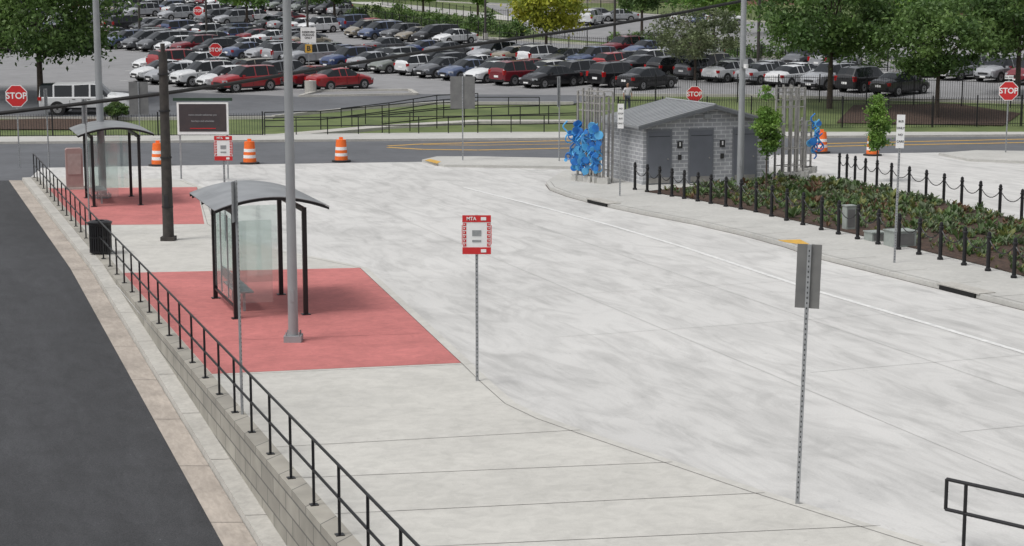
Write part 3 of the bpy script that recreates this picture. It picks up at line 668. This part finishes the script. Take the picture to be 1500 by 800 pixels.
# ------------------------------------------------------------ shelters
def shelter(px,py):
    p=P(px,py,ZP); ang=math.atan2(WU.y,WU.x)-math.pi/2
    root=bpy.data.objects.new('bus_shelter',None); S.collection.objects.link(root); root.location=p; root.rotation_euler=(0,0,ang*.95)
    w,l,h=1.62,2.9,2.50
    b=MB()
    for x in(0,w):
        for y in(0,l): b.box((x,y,h/2),(.10,.10,h),M['black']); b.box((x,y,.012),(.2,.2,.02),M['black'])
        b.box((x,l/2,h-.05),(.08,l-.12,.10),M['black'])
    b.box((0,l/2,.25),(.05,l-.12,.05),M['black'])
    def arc(t): return (w/2+t*(w/2+.50), h+.03+.26*(1-t*t))
    for y in(-.38,0,l/2,l,l+.38):
        for i in range(12):
            t0=-1+i/6; t1=t0+1/6; a=arc(t0);c=arc(t1)
            b.prism([(a[0],y-.03,a[1]-.05),(c[0],y-.03,c[1]-.05),(c[0],y-.03,c[1]+.01),(a[0],y-.03,a[1]+.01)],(0,.06,0),M['black'])
    b.obj('frame',parent=root)
    b=MB(); 
    for i in range(16):
        t0=-1+i/8; t1=t0+1/8; a=arc(t0);c=arc(t1)
        b.prism([(a[0],-.45,a[1]+.02),(c[0],-.45,c[1]+.02),(c[0],-.45,c[1]+.035),(a[0],-.45,a[1]+.035)],(0,l+.9,0),M['roofp'])
    b.obj('roof',parent=root)
    b=MB()
    b.box((0,l/2,1.3),(.012,l-.14,1.9),M['glass']); b.box((w*.5,l,1.3),(w-.14,.012,1.9),M['glass']); b.box((w*.28,0,1.3),(w*.5,.012,1.9),M['glass'])
    b.obj('glass_panels',parent=root)
    b=MB()
    for y in (l*.33,l*.66): b.box((0.0,y,1.3),(.03,.03,1.95),M['galv'])
    for yy in (.9,l-.5): b.box((.35,yy,.22),(.06,.06,.44),M['galv'])
    b.box((.35,l/2+.2,.46),(.42,1.7,.04),M['galv']); b.box((.12,l/2+.2,.75),(.03,1.7,.25),M['galv'])
    b.obj('bench',parent=root)
shelter(346,467); shelter(138,303)
# ------------------------------------------------------------ poles
def lamp_pole(px,py,wpx,m,h=10.5,name='street_lamp',z=ZP):
    p=P(px,py,z); r=wpx/(F/p.y)/2; b=MB()
    b.tube((0,0,.12),(0,0,h),r*1.05,m,r*.75,n=16); b.box((0,0,.07),(r*3.6,r*3.6,.14),m)
    for a in range(4): b.tube((r*1.3*(-1)**a,r*1.3*(-1)**(a//2),.14),(r*1.3*(-1)**a,r*1.3*(-1)**(a//2),.22),.02,M['galv'],n=6)
    b.box((.6,0,h-.1),(1.4,.09,.09),m); b.box((1.4,0,h-.12),(.7,.32,.14),m); b.box((0,-r*1.05,1.0),(r*.7,.02,.25),m)
    b.obj(name,p,smooth=True); return p
lamp_pole(430,500,14.5,M['pole']); lamp_pole(151,290,11,M['pole'])
pp=lamp_pole(1084,276,10,M['pole'],z=ZI,h=9)
b=MB(); b.box((.05,-.12,0),(.25,.2,.3),M['galv']); b.tube((.1,-.25,-.2),(.1,-.25,-.05),.09,M['signwhite']); b.obj('security_camera',pp+Vector((0,0,hgt(pp,92))))
p=P(247,352,ZP); hh=hgt(p,76); b=MB(); b.tube((0,0,.1),(0,0,hh),.17,M['dpole'],.13,n=14); b.box((0,0,.06),(.42,.42,.12),M['dpole']); b.tube((0,0,hh),(0,0,hh+.25),.07,M['dpole'],n=8)
for z in (1,2.5,3.9,5): b.tube((.0,0,z),(0,0,z+.05),.175,M['trim'],n=14)
b.box((0,-.18,1.2),(.12,.04,.35),M['trim']); b.obj('utility_pole',p,smooth=True)
wp=[(-250,205,50),(-100,182,51),(0,166,52),(120,152,52.5),(240,137,53),(330,124,54),(420,109,55),(530,91,57),(640,73,59),(760,56,61),(860,42,64),(980,22,67),(1084,2,69.5),(1300,-45,74),(1620,-110,80)]
b=MB(); pts=[AT(*q) for q in wp]
for p,q in zip(pts,pts[1:]): b.tube(p,q,.058,M['rubber'],n=8)
b.obj('overhead_cable')
b=MB(); pts2=[AT(x,y-14-(x%7)*.3,Y) for x,y,Y in wp if x<=1084]
for q in (pts[0],pts[-1]):
    b=MB(); b.tube((q.x,q.y,-1),(q.x,q.y,q.z+.5),.16,M['dpole']); b.obj('utility_pole')
for x,y,h in [(205,60,11),(451,62,9),(711,60,9),(303,60,10),(900,75,10),(1110,110,9)]:
    p=P(x,y); b=MB(); b.tube((0,0,0),(0,0,h),.13,M['dpole'],.09); b.tube((0,0,0),(0,0,.8),.28,M['kerb']); b.box((0,0,h),(1.2,.3,.12),M['dpole']); b.obj('parking_lot_lamp',p)
# ------------------------------------------------------------ signs
def text(s,parent,loc,size,m,rot=0):
    cu=bpy.data.curves.new('lettering','FONT'); cu.body=s; cu.size=size; cu.align_x='CENTER'; cu.align_y='CENTER'; cu.extrude=.002; cu.materials.append(m); cu.offset=size*.02
    o=bpy.data.objects.new('lettering',cu); S.collection.objects.link(o); o.parent=parent; o.location=loc; o.rotation_euler=(math.pi/2,rot,0); return o
def post(b,h,perf=True,r=.028):
    b.box((0,0,h/2),(r*2,r*1.2,h),M['galv'])
    if perf:
        z=.1
        while z<h-.05: b.box((0,-r*.62,z),(r*.55,.004,.028),M['trim']); z+=.075
def sign(name,px,base_y,top_y,z=None,build=None,rz=0,perf=True,tilt=0):
    p=P(px,base_y,z) if z is not None else P(px,base_y); h=hgt(p,top_y); b=MB(); post(b,h,perf); sc=F/p.y
    lab=[]
    if build: build(b,h,sc,lab)
    o=b.obj(name,p,rz)
    if tilt: o.rotation_euler=(0,tilt,rz)
    for (s,loc,size,m,r) in lab: text(s,o,loc,size,m,r)
    return o
def stopb(rpx=16):
    def f(b,h,sc,lab):
        r=rpx/sc; zc_=h-r
        for (rr,mm,y) in ((r,M['signwhite'],-.03),(r*.93,M['signred'],-.036)):
            b.prism([(rr*1.04*math.cos(math.pi/8+i*math.pi/4),y,zc_+rr*1.04*math.sin(math.pi/8+i*math.pi/4)) for i in range(8)],(0,.005,0),mm)
        lab.append(('STOP',(0,-.042,zc_),r*.78,M['signwhite'],0))
    return f
sign('stop_sign',29,246,124,0.0,stopb(16.5)); 
def stop2(b,h,sc,lab):
    stopb(14.5)(b,h-.28,sc,lab); b.box((0,-.03,h-.1),(.42,.012,.17),M['signwhite']); lab.append(('ALL WAY',(0,-.045,h-.1),.1,M['ink'],0))
sign('stop_sign',1473,227,110,0.0,stop2)
sign('stop_sign',317,120,63,None,stopb(10)); sign('stop_sign',291,56,9,None,stopb(7)); sign('stop_sign',1017,158,126,None,stopb(12))
def mta(b,h,sc,lab):
    w,hh=.54,.74; zc_=h-hh/2
    b.box((0,-.03,zc_),(w*.70,.02,hh*.98),M['signwhite'])
    for s in(1,-1):
        z=zc_+s*(hh/2-.065)
        b.box((0,-.042,z),(w,.01,.13),M['signred'])
        b.box((.13,-.052,z),(.10,.006,.06),M['signwhite'])
        x=s*w*.42; b.box((x,-.030,zc_),(w*.17,.018,hh*.66),M['signwhite'])
        for k_ in range(6):
            z=zc_+(k_-2.5)*.078
            b.box((x,-.043,z),(.06,.006,.055),M['signred']); b.box((x+.008*s,-.047,z+.004),(.018,.006,.022),M['signwhite'])
        b.box((s*(w*.5+.004),-.030,zc_),(.014,.02,hh*.5),M['signred'])
    lab.append(('MTA',(-.1,-.055,zc_+hh/2-.065),.09,M['signwhite'],0))
    b.box((0,-.044,zc_+.03),(.17,.006,.11),M['galv']); b.box((0,-.044,zc_-.12),(.17,.006,.04),M['galv'])
sign('bus_stop_sign',699,558,315,ZP,mta); sign('bus_stop_sign',331,353,199,ZP,mta)
def backp(wpx,hpx,m=None):
    def f(b,h,sc,lab):
        w,hh=wpx/sc,hpx/sc; b.box((0,.03,h-hh/2),(w,.012,hh),m or M['signback'])
        if m is None:
            for z in (h-hh*.2,h-hh*.8): b.tube((0,-.03,z),(0,.02,z),.012,M['galv'],n=6)
    return f
sign('traffic_sign',1168,738,358,ZP,backp(36,96),rz=-.25,tilt=0.02)
sign('traffic_sign',678,235,112,0.12,backp(36,47)); sign('traffic_sign',205,205,120,0.12,backp(28,48))
def white_reg(wpx,hpx,lines_):
    def f(b,h,sc,lab):
        w,hh=wpx/sc,hpx/sc; zc_=h-hh/2; b.box((0,-.03,zc_),(w,.012,hh),M['signwhite'])
        for i,t in enumerate(lines_): lab.append((t,(0,-.04,zc_+hh*(.5-(i+1)/(len(lines_)+1))),w*.36,M['ink'],0))
    return f
sign('traffic_sign',908,287,152,ZI,white_reg(9,36,['NO','STOP','BUS','ONLY'])); sign('traffic_sign',1310,385,168,ZI,white_reg(12,49,['BUS','ONLY','NO','CARS']),tilt=.01)
sign('traffic_sign',819,236,112,0.12,backp(10,44,M['galv']),rz=1.1); sign('traffic_sign',72,245,130,0,backp(8,40,M['galv']),rz=1.2)
sign('traffic_sign',355,608,265,ZP,backp(26,60,M['galv']),rz=1.42,tilt=-.01); sign('traffic_sign',131,322,145,ZP,backp(16,36,M['galv']),rz=1.35)
def lotb(b,h,sc,lab):
    b.box((0,-.03,h-.55),(1.1,.02,1.1),M['signwhite']); lab.append(('RESERVED\nPARKING\nONLY',(0,-.05,h-.55),.2,M['ink'],0)); b.box((0,-.03,h-1.5),(.5,.02,.6),M['yellow']); lab.append(('B',(0,-.05,h-1.5),.5,M['ink'],0))
sign('parking_sign',453,122,40,None,lotb)
b=MB(); b.tube((0,0,0),(0,0,.8),.4,M['kerb'],n=14); b.obj('lamp_base',P(455,136))
p=P(300,262,ZP); sc=F/p.y; b=MB()
zt=hgt(p,150); zb=hgt(p,197); w=75/sc
for s in(-1,1): b.box((s*w*.46,0,zt/2),(.06,.06,zt),M['galv'])
b.box((0,-.06,(zt+zb)/2),(w,.05,zt-zb),M['signwhite']); b.box((0,-.09,(zt+zb)/2+.03),(w*.92,.012,(zt-zb)*.86),mat('board_dark',(0.060,0.048,0.050),.4,0,(.045,.038,.042))); b.box((0,.0,zt+.12),(w*1.15,.10,.12),mat('board_green',(0.02,0.05,0.03),.5))
b.box((0,-.10,(zt+zb)/2-.40),(w*.5,.012,.03),M['signred'])
o=b.obj('information_board',p); text('metro transit welcomes you',o,(0,-.105,(zt+zb)/2+.15),.10,M['galv']); text('bus bays and schedules',o,(0,-.105,(zt+zb)/2-.1),.10,M['galv'])
p=P(110,277,ZP); kk=mat('kiosk_pink',(0.36,0.26,0.24),.7,0,(0.32,0.22,0.21)); b=MB(); hh=hgt(p,217)
b.prism([(-.32,-.2,0),(.32,-.2,0),(.32,-.2,hh*.97),(.25,-.2,hh),(-.25,-.2,hh),(-.32,-.2,hh*.97)],(0,.4,0),kk); b.box((0,-.21,hh*.62),(.5,.02,hh*.5),mat('kiosk_panel',(0.42,0.34,0.32),.4)); b.box((0,0,.04),(.8,.55,.08),M['kerb']); b.obj('ticket_kiosk',p,.3)
p=P(148,372,ZP); b=MB(); r=.30; hh=.92
for i in range(28):
    t=i*2*math.pi/28; b.box((r*math.cos(t),r*math.sin(t),hh/2),(.03,.045,hh-.1),M['black'],rz=t)
b.tube((0,0,.06),(0,0,.82),.25,M['black'],n=16); 
for z in(.08,.5,.86): b.tube((0,0,z-.02),(0,0,z+.02),r+.02,M['black'],n=20)
b.lathe([(r+.04,.88),(r+.05,.93),(r-.05,.97),(.14,.97),(.13,.9)],M['black'],20); b.obj('litter_bin',p)
b=MB(); zs=[.08,.27,.41,.55,.69,.83,.97,1.02]
ms=['orange','signwhite','orange','signwhite','orange','orange','orange']
for i in range(7):
    r0=.30-.012*i; b.lathe([(r0,zs[i]),(r0-.004,zs[i+1]),(r0-.012,zs[i+1])],M[ms[i]],22)
b.lathe([(.23,1.02),(0,1.04)],M['orange'],22); b.lathe([(.0,0),(.44,0),(.44,.07),(.32,.09),(.3,.09)],M['rubber'],22); b.box((0,0,1.09),(.18,.04,.1),M['orange'])
dm=b.mesh('traffic_drum',True)
for x,y in [(366,240),(500,237),(232,243),(1203,224),(1278,228)]: inst('traffic_drum',dm,P(x,y,0))
for (x,y,w,h,d_) in [(1243,336,.32,.75,.3),(1318,360,.75,.45,.6),(1282,352,.5,.25,.5)]:
    p=P(x,y,ZI); b=MB(); b.box((0,0,h/2),(w,d_,h),M['grey']); b.box((0,0,h+.015),(w+.05,d_+.05,.03),M['grey']); b.box((0,-d_/2-.006,h*.5),(w*.8,.012,h*.75),M['signback']); b.obj('utility_cabinet',p,.3)
# ------------------------------------------------------------ background fences
def picket(px,h,name='iron_fence',sp=.14,z=None,postsp=2.4,pw=.018):
    pts=[P(x,y,z) if z is not None else P(x,y) for x,y in px]; b=MB()
    for p,q in zip(pts,pts[1:]):
        d=q-p; n=max(1,int(d.length/sp)); a=math.atan2(d.y,d.x)
        for i in range(n):
            c=p+d*(i/n); c.z=T(c.y) if z is None else z; b.box(c+Vector((0,0,h/2)),(pw,pw,h),M['black'],rz=a)
        nn=max(1,int(d.length/postsp))
        for i in range(nn+1): c=p+d*(i/nn); c.z=T(c.y) if z is None else z; b.box(c+Vector((0,0,h/2+.05)),(.07,.07,h+.1),M['black'],rz=a)
        for i in range(nn):
            c0=p+d*(i/nn);c1=p+d*((i+1)/nn)
            for zz in (.15,h-.12): b.tube((c0.x,c0.y,T(c0.y)+zz),(c1.x,c1.y,T(c1.y)+zz),.022,M['black'],n=4,cap=False)
    b.obj(name)
picket([(-60,203),(0,203),(385,201)],1.3)
picket([(905,188),(1100,187),(1300,187),(1560,184)],1.7)
picket([(900,150),(1200,150),(1480,158),(1700,160)],1.7)
picket([(640,62),(860,78),(1080,92),(1300,105),(1560,118)],1.5,sp=.25)
picket([(500,24),(640,50),(860,58)],1.5,sp=.28)
picket([(560,8),(700,30),(790,36)],1.5,sp=.3); picket([(860,16),(1100,31),(1300,43),(1560,56)],1.5,sp=.28)
def pipe(px,h=1.05):
    pts=[P(x,y) for x,y in px]; b=MB()
    for p,q in zip(pts,pts[1:]):
        d=q-p; n=max(1,round(d.length/1.9))
        for i in range(n+1): c=p+d*(i/n); b.tube(c,c+Vector((0,0,h)),.03,M['black'],n=6)
        for zz in (h,h*.55): b.tube(p+Vector((0,0,zz)),q+Vector((0,0,zz)),.03,M['black'],n=6)
    b.obj('ramp_handrail')
pipe([(388,201),(480,200),(570,199),(700,198),(845,196)]); pipe([(388,192),(470,190),(560,181),(650,172),(700,168),(790,168)]); pipe([(500,186),(570,177),(640,165),(700,162)])
pipe([(560,197),(640,188),(720,184),(845,180)])
b=MB(); p=AT(1387,702,22.6); q=AT(1520,731,21.6)
b.tube(p,q,.026,M['black']); p2=p-Vector((0,0,.42)); q2=q-Vector((0,0,.42)); b.tube(p2,q2,.026,M['black']); b.tube(p,p2,.026,M['black'])
e=(q-p)
for t in (.22,1.3): c=p+e*t; b.tube((c.x,c.y,-.2),c,.026,M['black'])
b.tube(q,p+e*2.4,.026,M['black']); b.tube(q2,p2+e*2.4,.026,M['black']); b.obj('handrail',smooth=True)
# ------------------------------------------------------------ background buildings
def building(name,x,y,w,d,h,m,rows,colsn):
    root=bpy.data.objects.new(name,None); S.collection.objects.link(root); root.location=(x,y,T(y)-1)
    b=MB(); b.box((0,0,h/2),(w,d,h),m); b.obj('walls',parent=root); b=MB()
    for r_ in range(rows):
        for c_ in range(colsn):
            cx=-w/2+w*(c_+.5)/colsn; cz=2.2+r_*3.1; b.box((cx,-d/2-.02,cz),(1.1,.08,1.6),M['signwhite']); b.box((cx,-d/2-.06,cz),(.9,.04,1.4),M['carglass'])
    b.obj('windows',parent=root); b=MB(); b.prism([(-w/2-.4,-d/2-.4,h),(-w/2-.4,d/2+.4,h),(-w/2-.4,0,h+3)],(w+.8,0,0),M['roof']); b.obj('roof',parent=root)
building('brick_house',58,226,16,9,7.5,M['brickr'],2,6); building('brick_house',78,236,18,9,7.5,M['brickr'],2,7); building('brick_house',34,252,16,9,7.5,M['brickr'],2,6)
building('brick_house',14,256,14,9,7.5,M['gutter'],2,5)
# ------------------------------------------------------------ person
p=P(919,164); root=bpy.data.objects.new('standing_person',None); S.collection.objects.link(root); root.location=p; root.rotation_euler=(0,0,.3)
def skin(name,verts,edges,rad,m):
    me=bpy.data.meshes.new(name); me.from_pydata(verts,edges,[]); me.materials.append(m); o=inst(name,me,parent=root)
    bpy.context.view_layer.objects.active=o; o.modifiers.new('s','SKIN')
    if not me.skin_vertices: 
        with bpy.context.temp_override(object=o,active_object=o): bpy.ops.mesh.customdata_skin_add()
    for v,r in zip(me.skin_vertices[0].data,rad): v.radius=(r,r*.85)
    me.skin_vertices[0].data[0].use_root=True; s=o.modifiers.new('u','SUBSURF'); s.levels=1; s.render_levels=2; return o
sk=mat('skin',(0.36,0.20,0.14),.6); shirt=mat('shirt',(0.6,0.58,0.62),.8); pant=mat('trousers',(0.06,0.07,0.10),.8); hair=mat('hair',(0.03,0.02,0.015),.8)
try:
    skin('trousers',[(0,0,.95),(.10,0,.9),(.12,0,.5),(.13,.02,.08),(-.10,0,.9),(-.12,.02,.5),(-.13,0,.08)],[(0,1),(1,2),(2,3),(0,4),(4,5),(5,6)],[.15,.10,.075,.055,.10,.075,.055],pant)
    skin('shirt',[(0,0,.95),(0,0,1.15),(0,0,1.38),(0,0,1.47),(.19,0,1.42),(.25,0,1.15),(-.19,0,1.42),(-.25,0,1.15)],[(0,1),(1,2),(2,3),(2,4),(4,5),(2,6),(6,7)],[.15,.14,.15,.07,.07,.055,.07,.055],shirt)
    skin('neck',[(0,0,1.42),(0,0,1.55)],[(0,1)],[.06,.055],sk)
    for s in(1,-1):
        skin('forearm',[(s*.25,0,1.18),(s*.26,-.06,.94),(s*.26,-.08,.86)],[(0,1),(1,2)],[.045,.032,.035],sk)
        for k_ in range(5): skin('finger',[(s*.26,-.10+.02*k_,.86),(s*.26,-.11+.02*k_,.80),(s*.255,-.12+.02*k_,.76+.01*(k_==4))],[(0,1),(1,2)],[.01,.009,.008],sk)
        b=MB(); b.box((s*.13,-.05,.045),(.10,.27,.09),M['trim']); b.obj('shoe',parent=root)
except Exception as ex: print('person',ex)
b=MB(); b.lathe([(0,-.12),(.045,-.115),(.07,-.06),(.078,.0),(.075,.06),(.05,.105),(0,.12)],sk,16); b.obj('head',(0,0,1.66),parent=root,smooth=True)
b=MB(); b.lathe([(.083,.02),(.083,.06),(.058,.115),(0,.132)],hair,16); b.obj('hair',(0,.012,1.66),parent=root,smooth=True)
b=MB()
for s in(1,-1): b.box((s*.03,-.073,.01),(.02,.01,.01),M['ink']); b.box((s*.08,0,0),(.012,.03,.05),sk)
b.box((0,-.085,-.02),(.02,.03,.03),sk); b.box((0,-.07,-.06),(.04,.01,.008),M['signred']); b.obj('face',(0,0,1.66),parent=root)
# ------------------------------------------------------------ world / light
AZ=math.radians(-125); EL=math.radians(60)
w=bpy.data.worlds.new("World"); S.world=w; w.use_nodes=True; nt=w.node_tree; bg=nt.nodes['Background']
sky=nt.nodes.new('ShaderNodeTexSky'); sky.sky_type='NISHITA'; sky.sun_disc=False; sky.sun_elevation=EL; sky.sun_rotation=AZ; sky.dust_density=4; sky.air_density=1
hs=nt.nodes.new('ShaderNodeHueSaturation'); hs.inputs['Saturation'].default_value=.2
nt.links.new(sky.outputs[0],hs.inputs['Color']); nt.links.new(hs.outputs[0],bg.inputs[0]); bg.inputs[1].default_value=.15
sun=bpy.data.lights.new('sun','SUN'); sun.energy=1.5; sun.angle=math.radians(18); sun.color=(1,.975,.94); so=bpy.data.objects.new('sun',sun); S.collection.objects.link(so)
dr=Vector((math.sin(AZ)*math.cos(EL),math.cos(AZ)*math.cos(EL),math.sin(EL))); so.rotation_euler=dr.to_track_quat('Z','Y').to_euler()
S.view_settings.view_transform='Standard'; S.view_settings.look='None'; S.view_settings.exposure=0
